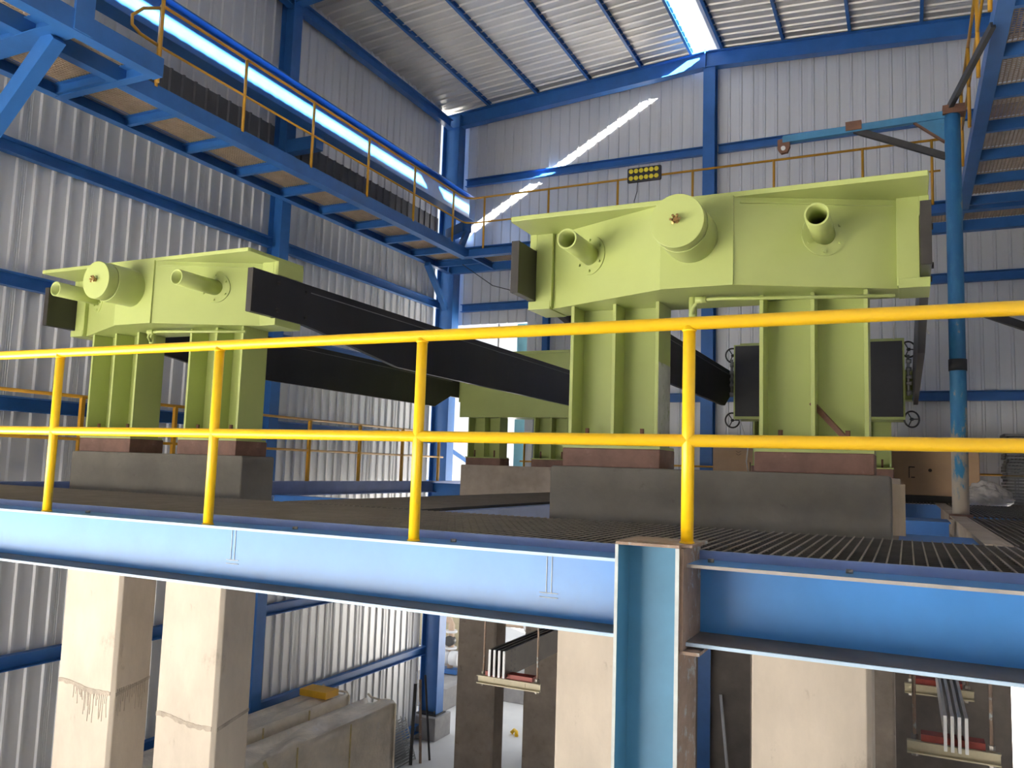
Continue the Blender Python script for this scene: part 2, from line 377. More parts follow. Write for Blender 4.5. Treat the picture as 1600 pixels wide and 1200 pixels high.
# ------------------------------------------------------------------ grating helper
def grating(mb, x0, x1, y0, y1, zt, pitch=0.056, bw=0.006, bh=0.032, cross=0.1, cw=0.006, worn=True):  # worn adds a paler strip on each bar top
    """bearing bars along y with paler top edges, thin cross rods along x"""
    ct = zt-0.004
    n = max(1, int(round((x1-x0)/pitch)))
    for i in range(n+1):
        x = x0 + (x1-x0)*i/n; mb.box(x-bw/2, x+bw/2, y0, y1, zt-bh, zt)
        if worn: mb.mi[len(mb.f)-1-0] = 0; mb.mi[len(mb.f)-6+3] = 0
        if worn: mb.box(x-bw/2-0.0005, x+bw/2+0.0005, y0, y1, zt-0.004, zt+0.001); mb.mi.update({k: 1 for k in range(len(mb.f)-6, len(mb.f))})
    m = max(1, int((y1-y0)/cross))
    for j in range(m+1):
        y = y0 + (y1-y0)*(j+0.5)/(m+1); mb.box(x0, x1, y-cw/2, y+cw/2, ct-0.01, ct)
    return mb

# ------------------------------------------------------------------ catwalks
def joist(mb, p0, p1, side): return mb.channel(p0, p1, 0.15, 0.065, side, 0.012, 0.01)
ZC = 5.25
t = thing('catwalk', 'long blue side catwalk with tan grating, hung along the sheeted side wall', 'catwalk', (-9.5, 11, 5.05), 'high catwalks around the hall')
MB().channel((-8.9, 6.84, 5.16), (-8.9, 15.95, 5.16), 0.22, 0.17, -1).build('stringer', 'blue', t)
MB().channel((-10.16, 4.0, 5.16), (-10.16, 17.15, 5.16), 0.2, 0.14, 1).build('stringer', 'blue', t)
jy = [6.74+1.09*k for k in range(10)]
for y in jy: joist(MB(), (-10.14, y, 5.15), (-8.92, y, 5.15), 1).build('joist', 'blue', t)
for y0, y1 in zip(jy[:-1], jy[1:]):
    grating(MB(), -10.1, -8.95, y0+0.02, y1-0.02, ZC+0.015, 0.05, 0.012, 0.022, 0.05, cw=0.012, worn=False).build('grating_panel', 'tan_grating', t)
# landing
MB().channel((-8.25, 3.0, 5.16), (-8.25, 6.84, 5.16), 0.24, 0.17, -1).build('stringer', 'blue', t)
MB().channel((-8.9, 3.0, 5.16), (-8.9, 6.84, 5.16), 0.2, 0.14, -1).build('stringer', 'blue', t)
MB().ibeam((-10.14, 5.62, 5.15), (-8.27, 5.62, 5.15), 0.2, 0.3).build('cross_beam', 'blue', t)
MB().channel((-10.1, 6.835, 5.155), (-8.26, 6.835, 5.155), 0.2, 0.12, 1).build('cross_beam', 'blue', t)
MB().box(-8.27, -8.23, 5.62, 5.85, 5.05, 5.62).build('stub_post', 'blue', t)
for x0, x1, y0, y1 in ((-10.1, -8.95, 3.2, 5.5), (-8.85, -8.3, 3.2, 5.5), (-10.1, -8.95, 5.75, 6.7), (-8.85, -8.3, 5.75, 6.7)):
    grating(MB(), x0, x1, y0, y1, ZC+0.015, 0.05, 0.012, 0.022, 0.05, cw=0.012, worn=False).build('grating_panel', 'tan_grating', t)
MB().bar((-8.62, 5.68, 5.06), (-10.15, 5.62, 3.55), 0.16, 0.2).build('knee_brace', 'blue', t)
MB().bar((-10.0, 15.95, 5.02), (-10.2, 17.2, 4.2), 0.12, 0.12).build('knee_brace', 'blue', t)

t = thing('catwalk', 'blue catwalk across the end wall, seen behind the big green machine', 'catwalk', (-4, 16.5, 5.05), 'high catwalks around the hall')
MB().channel((-8.95, 15.95, 5.16), (2.3, 15.95, 5.16), 0.22, 0.17, 1).build('stringer', 'blue', t)
MB().channel((-10.1, 17.12, 5.16), (2.4, 17.12, 5.16), 0.2, 0.14, -1).build('stringer', 'blue', t)
jx = [-8.9+1.09*k for k in range(11)]
for x in jx: joist(MB(), (x, 15.97, 5.15), (x, 17.1, 5.15), 1).build('joist', 'blue', t)
for x0, x1 in zip(jx[:-1], jx[1:]):
    grating(MB(), x0+0.02, x1-0.02, 16.0, 17.05, ZC+0.015, 0.05, 0.012, 0.022, 0.05, cw=0.012, worn=False).build('grating_panel', 'tan_grating', t)

t = thing('catwalk', 'blue catwalk with brown grating above the jib crane post', 'catwalk', (1.5, 10, 5.05), 'high catwalks around the hall')
MB().channel((0.86, 5.5, 5.17), (0.86, 15.9, 5.17), 0.22, 0.16, 1).build('stringer', 'blue', t)
MB().channel((2.3, 5.5, 5.17), (2.3, 15.9, 5.17), 0.22, 0.16, -1).build('stringer', 'blue', t)
jy = [5.75+1.09*k for k in range(10)]
for y in jy: joist(MB(), (0.88, y, 5.15), (2.28, y, 5.15), -1).build('joist', 'blue', t)
for y0, y1 in zip(jy[:-1], jy[1:]):
    grating(MB(), 0.92, 2.25, y0+0.02, y1-0.02, ZC+0.015, 0.05, 0.012, 0.022, 0.05, cw=0.012, worn=False).build('grating_panel', 'tan_grating', t)

# railings of the catwalks
def rail_run(t, pts, z, r, mat, name):
    return MB().tube([(p[0], p[1], z) for p in pts], r, 10).build(name, mat, t)
t = thing('safety_railing', 'ochre railing along the side catwalk that turns onto the end catwalk', 'railing', (-8.9, 11, 5.27), 'railings of the high catwalks')
run = [(-8.9, 7.28), (-8.9, 15.5), (-8.86, 15.66), (-8.7, 15.75), (0.6, 15.75)]
rail_run(t, run, 6.37, 0.022, 'ochre', 'top_rail'); rail_run(t, run, 5.80, 0.018, 'ochre', 'mid_rail')
for x, y in [(-8.9, 7.28+1.577*k) for k in range(6)] + [(-8.44+1.557*k, 15.75) for k in range(6)] + [(0.47, 15.75)]:
    MB().cyl((x, y, 5.20 if y > 15.7 else 5.24), (x, y, 6.37), 0.024, n=10).build('post', 'ochre', t)
MB().tube([(-8.9, 7.28, 6.33), (-8.9, 7.0, 6.18), (-8.9, 6.84, 6.0), (-8.9, 6.85, 5.88), (-8.9, 6.98, 5.82), (-8.9, 7.28, 5.8)], 0.022, 10).build('end_loop', 'ochre', t)
MB().cyl((-8.78, 7.2, 5.24), (-8.78, 7.2, 6.6), 0.026, n=10).build('post', 'ochre', t)
t = thing('safety_railing', 'ochre railing of the catwalk above the jib crane, seen almost end on', 'railing', (0.85, 10, 5.27), 'railings of the high catwalks')
run = [(0.84, 5.6), (0.84, 15.7)]
rail_run(t, run, 6.37, 0.022, 'ochre', 'top_rail'); rail_run(t, run, 5.80, 0.018, 'ochre', 'mid_rail')
for k in range(7): MB().cyl((0.84, 6.2+1.557*k, 5.22), (0.84, 6.2+1.557*k, 6.37), 0.024, n=10).build('post', 'ochre', t)

# flood light on the end catwalk railing
t = thing('flood_light', 'dark rectangular flood light with twelve yellow lenses on the end catwalk railing', 'lamp', (-4.75, 15.68, 6.22))
MB().box(-5.09, -4.38, 15.62, 15.70, 6.235, 6.545).build('housing', 'lamp_body', t, bevel=0.03)
for i in range(6):
    for j in range(2):
        x = -5.0 + 0.106*i; z = 6.315 + 0.145*j
        MB().cyl((x, 15.60, z), (x, 15.63, z), 0.046, n=18).build('lens', 'lens', t)
MB().tube([(-4.87, 15.66, 6.25), (-4.88, 15.66, 6.05), (-4.94, 15.66, 5.85), (-4.93, 15.66, 5.6)], 0.008, 6).build('power_cord', 'black_cable', t)

# ------------------------------------------------------------------ deck
X0 = -10.35
struct(grating(MB(), X0, 2.6, 3.99, 5.86, 0.0).build('floor_front', ('grating', 'grating_top')))
struct(grating(MB(), -5.12, -3.72, 5.9, 15.6, 0.0).build('floor_middle', ('grating', 'grating_top')))
struct(grating(MB(), 0.55, 2.6, 5.9, 10.2, 0.0).build('floor_right', ('grating', 'grating_top')))
struct(grating(MB(), 0.55, 2.6, 10.75, 15.6, 0.0).build('floor_right_rear', ('grating', 'grating_top')))
struct(grating(MB(), -8.0, 2.6, 15.65, 17.4, 0.0).build('floor_back', ('grating', 'grating_top')))
G2 = 'deck support beams'
member('deck_beam', (-5.17, 5.9, -0.18), (-5.17, 17.3, -0.18), 0.3, 0.14, 'blue deck beam along the walkway, on the side of the green machine by the wall', 'beam', G2)
member('deck_beam', (-3.66, 5.9, -0.18), (-3.66, 17.3, -0.18), 0.3, 0.14, 'violet blue deck beam along the walkway, on the side of the big machine', 'beam', G2, mat='curb_blue')
member('deck_beam', (0.5, 5.9, -0.16), (0.5, 17.3, -0.16), 0.32, 0.16, 'dusty deck beam along the pit edge below the jib crane', 'beam', G2, mat='plinth_pale')
member('deck_beam', (-9.4, 4.0, -0.10), (-9.4, 17.3, -0.10), 0.24, 0.2, 'violet blue deck beam under the railing by the side wall', 'beam', G2, mat='curb_blue')
member('deck_beam', (X0, 5.93, -0.19), (-5.1, 5.93, -0.19), 0.32, 0.12, 'blue deck beam in front of the plinth of the machine by the wall', 'beam', G2)
member('deck_beam', (-0.06, 10.7, -0.24), (0.42, 10.7, -0.24), 0.34, 0.9, 'short wide blue beam in the pit, level with the jib crane foot', 'beam', G2)
member('deck_beam', (-0.06, 6.47, -0.2), (0.42, 6.47, -0.2), 0.34, 0.94, 'short blue beam between the grey plinth end and the dusty pit edge', 'beam', G2)
member('deck_beam', (-3.7, 5.93, -0.19), (2.6, 5.93, -0.19), 0.32, 0.12, 'blue deck beam in front of the plinth of the big machine', 'beam', G2)
member('deck_beam', (-9.4, 15.62, -0.17), (2.6, 15.62, -0.17), 0.3, 0.16, 'blue deck beam along the edge of the far walkway', 'beam', G2)
member('deck_beam', (-9.4, 10.6, -0.35), (-5.2, 10.6, -0.35), 0.3, 0.2, 'blue beam crossing the pit of the machine by the wall', 'beam', G2)

# front edge beams and the stub column
GF = 'long front beams under the yellow railing'
def front_beam(x0, x1, yweb, label, welds, bolts, lip, zt=-0.03):
    t = thing('edge_beam', label, 'beam', ((x0+x1)/2, yweb, -0.4), GF)
    zb = -0.385
    MB().box(x0, x1, yweb, yweb+0.012, zb+0.012, zt-0.012).build('web', 'beam_blue', t)
    MB().box(x0, x1, 3.70, 2*yweb-3.70, zt-0.014, zt).build('top_flange', 'beam_blue', t, bevel=0.003)
    MB().box(x0, x1, 3.70, 2*yweb-3.70, zb, zb+0.014).build('bottom_flange', 'beam_blue', t, bevel=0.003)
    for z in (zt-0.0145, zb-0.0005): MB().box(x0, x1, 3.6985, 3.703, z, z+0.015).build('flange_edge', lip if z > -0.2 else 'lit_lip', t)  # pale strips put the light on the flange rims into colour
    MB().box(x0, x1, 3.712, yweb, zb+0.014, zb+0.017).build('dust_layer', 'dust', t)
    MB().box(x0, x1, 3.955, 3.985, zt, 0.012).build('toe_plate', 'curb_blue', t)
    for x in welds:
        m = MB()
        for dx in (-0.014, 0.014): m.bar((x+dx, yweb-0.001, -0.06), (x+dx, yweb-0.001, -0.25), 0.004, 0.005, up=(0, 1, 0))
        for dz in (-0.25, -0.272): m.bar((x-0.05, yweb-0.001, dz), (x+0.05, yweb-0.001, dz), 0.005, 0.004)
        m.build('weld_mark', 'pale_edge', t)
    for x, y in bolts:
        MB().cyl((x, y, zt-0.001), (x, y, zt+0.016), 0.016, n=6).build('bolt', 'steel_bolt', t)
    return t
front_beam(-14, -1.2, 3.90, 'long pale blue edge beam below the deck, on the pillar side of the stub column', (-3.758, -1.64), [(-5.05, 3.86), (-3.25, 3.86), (-2.18, 3.86)], 'lit_lip')
front_beam(-0.9, 4.2, 3.98, 'blue edge beam below the deck, on the coarse grating side of the stub column', (), [(-0.82, 3.86), (-0.23, 3.86)], 'dust_lip')
t = thing('stub_column', 'weathered blue front column with open web and a dusty cap, rising from below the deck', 'column', (-1.055, 3.8, GZ), 'blue columns of the hall')
MB().box(-1.187, -0.923, 3.79, 3.802, GZ, 0.045).build('web', 'faded_blue', t)
MB().box(-1.2, -1.187, 3.62, 3.97, GZ, 0.045).build('flange', 'faded_blue', t)
MB().box(-0.923, -0.908, 3.62, 3.97, GZ, 0.045).build('flange', 'rust_edge', t)
for x0, x1 in ((-1.201, -1.186), (-0.924, -0.907)): MB().box(x0, x1, 3.617, 3.621, GZ, 0.043).build('flange_edge', 'pale_edge', t)
MB().box(-1.2, -0.86, 3.66, 3.98, 0.045, 0.058).build('cap_plate', 'rust_edge', t)
MB().box(-1.2, -0.908, 3.62, 3.66, 0.043, 0.056).build('cap_plate', 'rust_edge', t)
MB().box(-0.908, -0.894, 3.64, 3.98, -0.40, 0.04).build('splice_plate', 'rust_edge', t)
MB().box(-0.908, -0.82, 3.64, 3.98, -0.412, -0.398).build('seat_plate', 'rust_edge', t)

# front railing
t = thing('safety_railing', 'bright yellow pipe railing across the front edge of the deck', 'railing', (-3, 3.75, -0.03), 'deck railings')
MB().tube([(-14, 3.75, 1.068), (4.2, 3.75, 1.068)], 0.031, 16).build('top_rail', 'yellow', t)
MB().tube([(-14, 3.75, 0.523), (4.2, 3.75, 0.523)], 0.029, 16).build('mid_rail', 'yellow', t)
for x in (-8.25, -6.78, -5.32, -3.83, -2.36, -0.905, 0.56, 2.0):
    zb = 0.058 if x == -0.905 else -0.03
    p = MB().cyl((x, 3.75, zb), (x, 3.75, 1.06), 0.029, n=16).build('post', 'yellow', t)
    MB().torus((x, 3.75, 1.035), (0, 0, 1), 0.029, 0.005, 16, 6).build('weld_bead', 'yellow', p)
    MB().torus((x, 3.75, zb+0.004), (0, 0, 1), 0.029, 0.006, 16, 6).build('weld_bead', 'yellow', p)
t = thing('safety_railing', 'ochre railing on the deck edge along the side wall, behind the machine', 'railing', (-9.4, 10, 0.02), 'deck railings')
MB().tube([(-9.4, 3.9, 1.085), (-9.4, 16.0, 1.085)], 0.022, 10).build('top_rail', 'ochre', t)
MB().tube([(-9.4, 3.9, 0.55), (-9.4, 16.0, 0.55)], 0.02, 10).build('mid_rail', 'ochre', t)
for k in range(9):
    y = 4.03+1.473*k
    MB().bar((-9.4, y, 0.02), (-9.4, y, 1.085), 0.05, 0.05, up=(1, 0, 0)).build('post', 'ochre', t)
t = thing('safety_railing', 'ochre railing on the far deck edge, behind the cartons', 'railing', (-2, 17.0, 0), 'deck railings')
MB().tube([(-8.0, 17.1, 1.1), (2.6, 17.1, 1.1)], 0.022, 10).build('top_rail', 'ochre', t)
MB().tube([(-8.0, 17.1, 0.52), (2.6, 17.1, 0.52)], 0.02, 10).build('mid_rail', 'ochre', t)
for x in (-7.9, -6.4, -4.9, -3.4, -1.9, -0.4, 1.1, 2.5):
    MB().cyl((x, 17.1, 0), (x, 17.1, 1.1), 0.024, n=10).build('post', 'ochre', t)

# ------------------------------------------------------------------ concrete plinths and pillars
def plinth(cx, y0, y1, label, mat):
    mb = MB().prism([(cx-1.235, -0.45), (cx+1.235, -0.45), (cx+1.235, 0.385), (cx+1.22, 0.4), (cx-1.22, 0.4), (cx-1.235, 0.385)], 'y', y0, y1)
    tag(mb.build('concrete_plinth', mat, bevel=0.01), label, 'plinth', 'concrete plinths under the machines')
def pillar(x0, x1, y0, y1, label, mat='concrete'):
    c = 0.035
    mb = MB().prism([(x0, y0), (x1-c, y0), (x1, y0+c), (x1, y1), (x0, y1)], 'z', GZ, -0.45)
    o = tag(mb.build('concrete_pillar', mat, bevel=0.008), label, 'pillar', 'tall concrete pillars under the plinths')
    if y0 < 7 and x1 < -5:                      # uneven pour joint and, on one pillar, cement runs below it
        rnd = random.Random(int(-x0*10)); zj = -2.02 if x0 < -7.5 else -2.14
        n = 22; top = []; bot = []
        for i in range(n+1):
            x = x0 + (x1-c-x0)*i/n; zz = zj + 0.012*math.sin(i*0.35) - 0.05*i/n
            top.append((x, zz+0.010+0.008*rnd.random())); bot.append((x, zz-0.018-0.022*rnd.random()))
        m = MB(); m.prism(top + bot[::-1], 'y', y0-0.004, y0+0.02)
        m.prism([(y0+c, zj-0.04), (y1, zj+0.05), (y1, zj+0.02), (y0+c, zj-0.075)], 'x', x1-0.02, x1+0.004)
        m.build('pour_joint', 'joint', o)
        if x0 < -7.5:
            m = MB()
            for i in range(20):
                x = x0 + (x1-c-x0)*(0.32+0.66*i/20) + 0.01*rnd.uniform(-1, 1); L = rnd.uniform(0.08, 0.34)
                m.tube([(x, y0-0.001, zj-0.03), (x+0.008*rnd.uniform(-1, 1), y0-0.001, zj-0.03-L*0.5), (x+0.01*rnd.uniform(-1, 1), y0-0.001, zj-0.03-L)], 0.0035, 5)
            for i in range(14):
                y = y0+c+0.02+0.36*i/14; L = rnd.uniform(0.06, 0.3)
                m.tube([(x1+0.001, y, zj-0.01+0.1*(y-y0)), (x1+0.001, y+0.006*rnd.uniform(-1, 1), zj-0.01-L)], 0.0045, 5)
            m.build('cement_run', 'joint', o)
CR, CL = -1.335, -7.045
plinth(CR, 6.07, 6.52, 'grey concrete plinth under the near legs of the big machine', 'plinth')
plinth(CL, 6.07, 6.52, 'stained concrete plinth under the near legs of the machine by the side wall', 'plinth')
plinth(CR, 14.84, 15.3, 'concrete plinth under the far legs of the big machine', 'plinth_pale')
plinth(CL, 14.84, 15.3, 'pale brown concrete plinth under the far legs of the machine by the side wall', 'plinth_pale')
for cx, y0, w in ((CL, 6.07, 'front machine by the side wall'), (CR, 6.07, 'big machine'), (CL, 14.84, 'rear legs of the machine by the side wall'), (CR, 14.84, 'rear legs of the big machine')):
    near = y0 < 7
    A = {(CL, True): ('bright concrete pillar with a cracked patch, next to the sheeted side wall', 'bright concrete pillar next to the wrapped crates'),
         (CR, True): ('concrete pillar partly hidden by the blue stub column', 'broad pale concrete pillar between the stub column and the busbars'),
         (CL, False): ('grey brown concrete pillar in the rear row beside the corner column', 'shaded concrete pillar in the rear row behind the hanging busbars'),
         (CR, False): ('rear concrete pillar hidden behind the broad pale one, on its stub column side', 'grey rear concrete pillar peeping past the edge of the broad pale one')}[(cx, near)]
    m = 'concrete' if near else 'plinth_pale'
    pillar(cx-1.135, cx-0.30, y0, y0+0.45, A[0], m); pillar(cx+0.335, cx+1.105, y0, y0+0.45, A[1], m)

# ------------------------------------------------------------------ the green machines
def handwheel(t, c, ax, R=0.13):
    w = MB().torus(c, ax, R, 0.014, 24, 8).build('handwheel', 'dark_steel', t)
    a = Vector(ax).normalized(); o = a.orthogonal().normalized(); b = a.cross(o); c = Vector(c)
    m = MB()
    for k in range(3):
        d = o*math.cos(2*PI*k/3+0.4) + b*math.sin(2*PI*k/3+0.4); m.cyl(c, c+d*R, 0.009, n=6)
    m.cyl(c-a*0.02, c+a*0.02, 0.025, n=10)
    m.build('spokes', 'dark_steel', w)
    return w

def machine(cx, label, near):
    t = thing('green_press', label, 'machine', (cx, 10.5, 0.4), 'green presses with black tie bars')
    X = lambda v: cx+v
    # --- front crosshead
    plan = [(X(-1.3), 6.17), (X(-0.26), 5.715), (X(0.26), 5.715), (X(1.3), 6.17), (X(1.3), 6.49), (X(-1.3), 6.49)]
    h = MB().prism(plan, 'z', 1.69, 2.325).build('front_crosshead', 'green', t, bevel=0.004)
    MB().prism([(X(-1.48), 5.71), (X(1.48), 5.71), (X(1.49), 5.74), (X(1.49), 6.49), (X(-1.49), 6.49), (X(-1.49), 5.74)], 'z', 2.32, 2.357).build('top_plate', 'green', h, bevel=0.004)
    MB().box(X(-0.262), X(0.262), 5.698, 5.72, 1.688, 2.33).build('cover_plate', 'green', h, bevel=0.003)
    for s in (-1, 1):
        a, b = sorted((X(s*1.432), X(s*1.495)))
        MB().box(a, b, 6.12, 6.49, 2.185, 2.325).build('jaw_block', 'green', h, bevel=0.004)
        MB().box(min(a, X(s*1.3)), max(b, X(s*1.3)), 6.115, 6.49, 1.683, 1.752).build('jaw_block', 'green', h, bevel=0.004)
        a, b = sorted((X(s*1.29), X(s*1.432)))
        MB().box(a, b, 6.12, 6.485, 1.70, 2.32).build('end_plate', 'green', h, bevel=0.003)
        # hollow guide sleeve on the sloping face
        px = X(-0.905 if s < 0 else 0.83); py = 5.995 if s < 0 else 5.962; pz = 2.065
        g = MB().ring((px, py+0.06, pz), (px, 5.48, pz), 0.077, 0.066).build('guide_sleeve', 'green', h)
        nv = Vector((s*0.404, -0.915, 0)).normalized(); p = Vector((px, py+0.005, pz))
        m = MB().ring(p, p+nv*0.014, 0.155, 0.078, 36); m.build('sleeve_flange', 'green', h)
        tx = Vector((nv.y, -nv.x, 0)).normalized()
        for k in range(6):
            an = PI/6 + k*PI/3; q = p + (tx*math.cos(an) + Vector((0, 0, 1))*math.sin(an))*0.125
            MB().cyl(q, q+nv*0.03, 0.011, n=6, smooth=False).build('bolt', 'green', h)
    # ram cylinder with cap and brass fitting
    MB().cyl((cx-0.035, 5.72, 2.055), (cx-0.035, 5.40, 2.055), 0.19, n=48).build('ram_cylinder', 'green', h, bevel=0.003)
    MB().cyl((cx-0.035, 5.395, 2.055), (cx-0.035, 5.285, 2.055), 0.185, n=48).build('cylinder_cap', 'green', h, bevel=0.004)
    m = MB().cyl((cx-0.035, 5.29, 2.055), (cx-0.035, 5.25, 2.055), 0.02, n=8)
    for k in range(6):
        an = k*1.05; q = Vector((cx-0.035+0.02*math.cos(an), 5.255, 2.055+0.02*math.sin(an)))
        m.cyl(q, q+Vector((0.012*math.cos(an), -0.018, 0.012*math.sin(an))), 0.009, n=6)
    m.build('hose_fitting', 'brass', h)
    m = MB().tube([(X(-0.1), 6.05, 1.55), (X(-0.08), 5.98, 1.60), (X(-0.04), 5.96, 1.648), (X(0.1), 5.96, 1.650), (X(1.28), 5.96, 1.60)], 0.014, 10)
    m.cyl((X(-0.06), 5.96, 1.648), (X(0.02), 5.96, 1.650), 0.026, n=10)
    m.cyl((X(-0.1), 6.05, 1.53), (X(-0.1), 6.05, 1.70), 0.03, n=10)
    m.build('oil_pipe', 'green', h)
    MB().bar((X(0.3), 5.728, 2.283), (X(1.27), 6.157, 2.283), 0.024, 0.014).build('face_ledge', 'green', h)
    # --- front legs
    def leg(xa, xb, y0, y1, z1, blk, nm='leg'):
        m = MB()
        for x in (xa, (xa+xb)/2-0.012, xb-0.028): m.box(x, x+0.028, y0, y1, 0.562, z1)
        m.box(xa+0.01, xb-0.01, y0+0.23, y0+0.255, 0.562, z1)
        l = m.build(nm, 'green', t, bevel=0.003)
        MB().box(xa-0.03, xb+0.03, y0-0.035, y1+0.03, 0.545, 0.566).build('base_plate', 'green', l)
        MB().box(xa+0.03, xb-0.03, y0+0.226, y0+0.232, z1-0.19, z1-0.182).build('weld_seam', 'green', l)
        for x in (xa+0.14, xb-0.14):
            MB().cyl((x, y0+0.06, 0.56), (x, y0+0.06, 0.705), 0.017, n=8).build('anchor_bolt', 'rusty', l)
        return l
    for xa, xb in ((-1.105, -0.375), (0.375, 1.105)):
        l = leg(X(xa), X(xb), 6.11, 6.46, 1.69, None)
        if near and xa < 0: MB().box(X(xb), X(xb)+0.002, 6.115, 6.455, 0.57, 1.22).build('grey_patch', 'patch_grey', l)  # greyer area low on the side of this leg
        leg(X(xa), X(xb), 14.86, 15.22, 1.40, None)
    # --- tie bars
    for s in (-1, 1):
        a, b = sorted((X(s*1.435), X(s*1.497)))
        prof = [(5.78, 1.757), (6.55, 1.757), (6.75, 1.735), (8.3, 1.535), (14.05, 1.535), (14.65, 1.79), (15.55, 1.79), (15.55, 2.18), (5.78, 2.18)]
        tb = MB().prism(prof, 'x', a, b).build('tie_bar', 'black', t, bevel=0.004)
        a2, b2 = sorted((X(s*1.43), X(s*1.502)))
        MB().box(a2, b2, 6.62, 14.7, 2.10, 2.108).build('edge_line', 'grey_steel', tb)
        m = MB().box(a-0.002, b+0.002, 5.775, 5.80, 1.76, 2.178); m.build('end_face', 'black_end', tb)
        for y, z in ((5.98, 2.1), (6.4, 2.1), (5.98, 1.83), (6.4, 1.83)):
            xo = X(s*1.497); MB().cyl((xo-s*0.005, y+0.15, z), (xo+s*0.02, y+0.15, z), 0.022, n=6, smooth=False).build('bolt', 'black_end', tb)
    # --- rear crosshead
    m = MB().box(X(-1.3), X(1.3), 14.82, 15.45, 1.37, 2.66)
    h2 = m.build('rear_crosshead', 'green', t, bevel=0.006)
    MB().box(X(-1.32), X(1.32), 14.78, 15.5, 2.655, 2.70).build('top_plate', 'green', h2)
    for s in (-1, 1):
        a, b = sorted((X(s*1.29), X(s*1.432)))
        MB().box(a, b, 15.0, 15.4, 1.7, 2.2).build('jaw_block', 'green', h2)
    if near:
        m = MB().box(X(-1.29), X(1.29), 14.16, 14.24, 1.36, 2.56); pl = m.build('platen', 'board_black', t, bevel=0.004)
        m = MB().box(X(-1.32), X(1.32), 14.2, 14.84, 1.315, 1.36).box(X(-1.32), X(1.32), 14.2, 14.84, 2.56, 2.585)
        m.box(X(-1.32), X(-1.292), 14.2, 14.84, 1.36, 2.56).box(X(1.292), X(1.32), 14.2, 14.84, 1.36, 2.56)
        m.build('platen_frame', 'green', pl)
        for x, z in ((-1.36, 1.30), (-1.36, 2.42), (1.41, 1.33), (1.38, 2.44)):
            handwheel(t, (X(x), 14.32, z), (0.5, -0.8, 0), 0.125)
        for s in (-1, 1):
            m = MB(); x = X(s*1.37)
            m.cyl((x, 14.3, 1.7), (x, 14.3, 2.35), 0.022, n=10)
            for z in (1.75, 1.9, 2.0, 2.12, 2.25): m.cyl((x-0.03, 14.3, z), (x+0.05, 14.3, z), 0.035, n=10)
            m.build('valve_manifold', 'grey_steel', t)
        MB().tube([(X(1.17), 14.35, 2.62), (X(1.17), 14.35, 2.8), (X(1.2), 14.35, 2.95), (X(1.3), 14.35, 3.03), (X(1.5), 14.4, 3.0), (X(1.68), 14.45, 2.7)], 0.016, 8).build('hose', 'cable', t)
    return t
machine(CL, 'green press by the side wall, with a plain green far head', False)
machine(CR, 'green press nearest the jib crane, with a black platen and handwheels at its far head', True)

k = 0
names = {(CL, 0, 0): 'rust brown block under the outer front leg of the press by the side wall',
         (CL, 0, 1): 'brown block under the inner front leg of the press by the side wall',
         (CR, 0, 0): 'reddish steel block under the front leg of the big press beside the yellow post',
         (CR, 0, 1): 'dull brown block under the big press leg nearest the jib crane',
         (CL, 1, 0): 'small rust block under the far leg of the wall side press, in the bright opening',
         (CL, 1, 1): 'rust block under the far leg of the wall side press, beside the reddish block',
         (CR, 1, 0): 'rust block under the hidden far leg of the big press, on the ridge column side',
         (CR, 1, 1): 'rust block under the far leg of the big press, beside the brown carton'}
for cx in (CL, CR):
    for j, y0 in enumerate((6.075, 14.85)):
        for i, (xa, xb) in enumerate(((-1.135, -0.345), (0.345, 1.135))):
            tag(MB().box(cx+xa, cx+xb, y0, y0+0.435, 0.4, 0.545).build('bearing_block', 'rust_block', bevel=0.008), names[(cx, j, i)], 'steel block', 'rusted bearing blocks')
tag(MB().bar((-0.615, 6.26, 0.91), (-0.34, 6.17, 0.60), 0.035, 0.035).build('rusty_bar', 'rusty'), 'rusty bar leaning inside the front leg of the big press', 'steel bar')
tag(MB().box(-0.095, -0.015, 6.35, 6.39, -0.01, 0.345).build('wooden_board', 'plank', bevel=0.003), 'pale upright board beside the end of the grey plinth', 'board')

tag(MB().tube([(CR-1.2, 14.13, 1.30), (CR-1.14, 14.1, 1.1), (CR-1.06, 14.1, 0.85), (CR-1.12, 14.3, 0.6), (CR-1.18, 14.86, 0.415)], 0.012, 6).build('white_cable', 'cable'), 'thin white cable hanging from the foot of the black platen', 'cable')

# ------------------------------------------------------------------ jib crane
t = thing('jib_crane', 'worn blue jib crane with pipe post, arm and lifting eye beside the big press', 'crane', (0.53, 10.45, -0.04))
p = MB().cyl((0.53, 10.45, -0.04), (0.53, 10.45, 4.66), 0.085, n=28).build('post', 'pole_blue', t)
MB().ring((0.53, 10.45, 1.62), (0.53, 10.45, 1.75), 0.094, 0.08).build('collar', 'dark_steel', p)
MB().ring((0.53, 10.45, -0.04), (0.53, 10.45, 0.02), 0.12, 0.08).build('base_ring', 'rust_block', p)
a = MB().bar((0.5, 10.45, 4.635), (-1.36, 10.45, 4.60), 0.07, 0.085).build('arm', 'jib_blue', t)
m = MB().prism([(-1.42, 4.60), (-1.28, 4.62), (-1.27, 4.50), (-1.30, 4.43), (-1.38, 4.42), (-1.42, 4.48)], 'y', 10.42, 10.48)
m.build('lifting_eye', 'rusty', a)
MB().cyl((-1.35, 10.40, 4.48), (-1.35, 10.50, 4.48), 0.028, n=14).build('eye_hole', 'alu', a)
MB().bar((-0.62, 10.45, 4.645), (-0.44, 10.45, 4.648), 0.1, 0.11).build('clamp', 'rusty', a)
MB().prism([(0.46, 4.60), (0.12, 4.60), (0.46, 4.30)], 'y', 10.435, 10.465).build('gusset', 'jib_blue', t)
MB().bar((0.46, 10.45, 4.30), (0.12, 10.45, 4.60), 0.05, 0.02).build('gusset_rim', 'rusty', t)
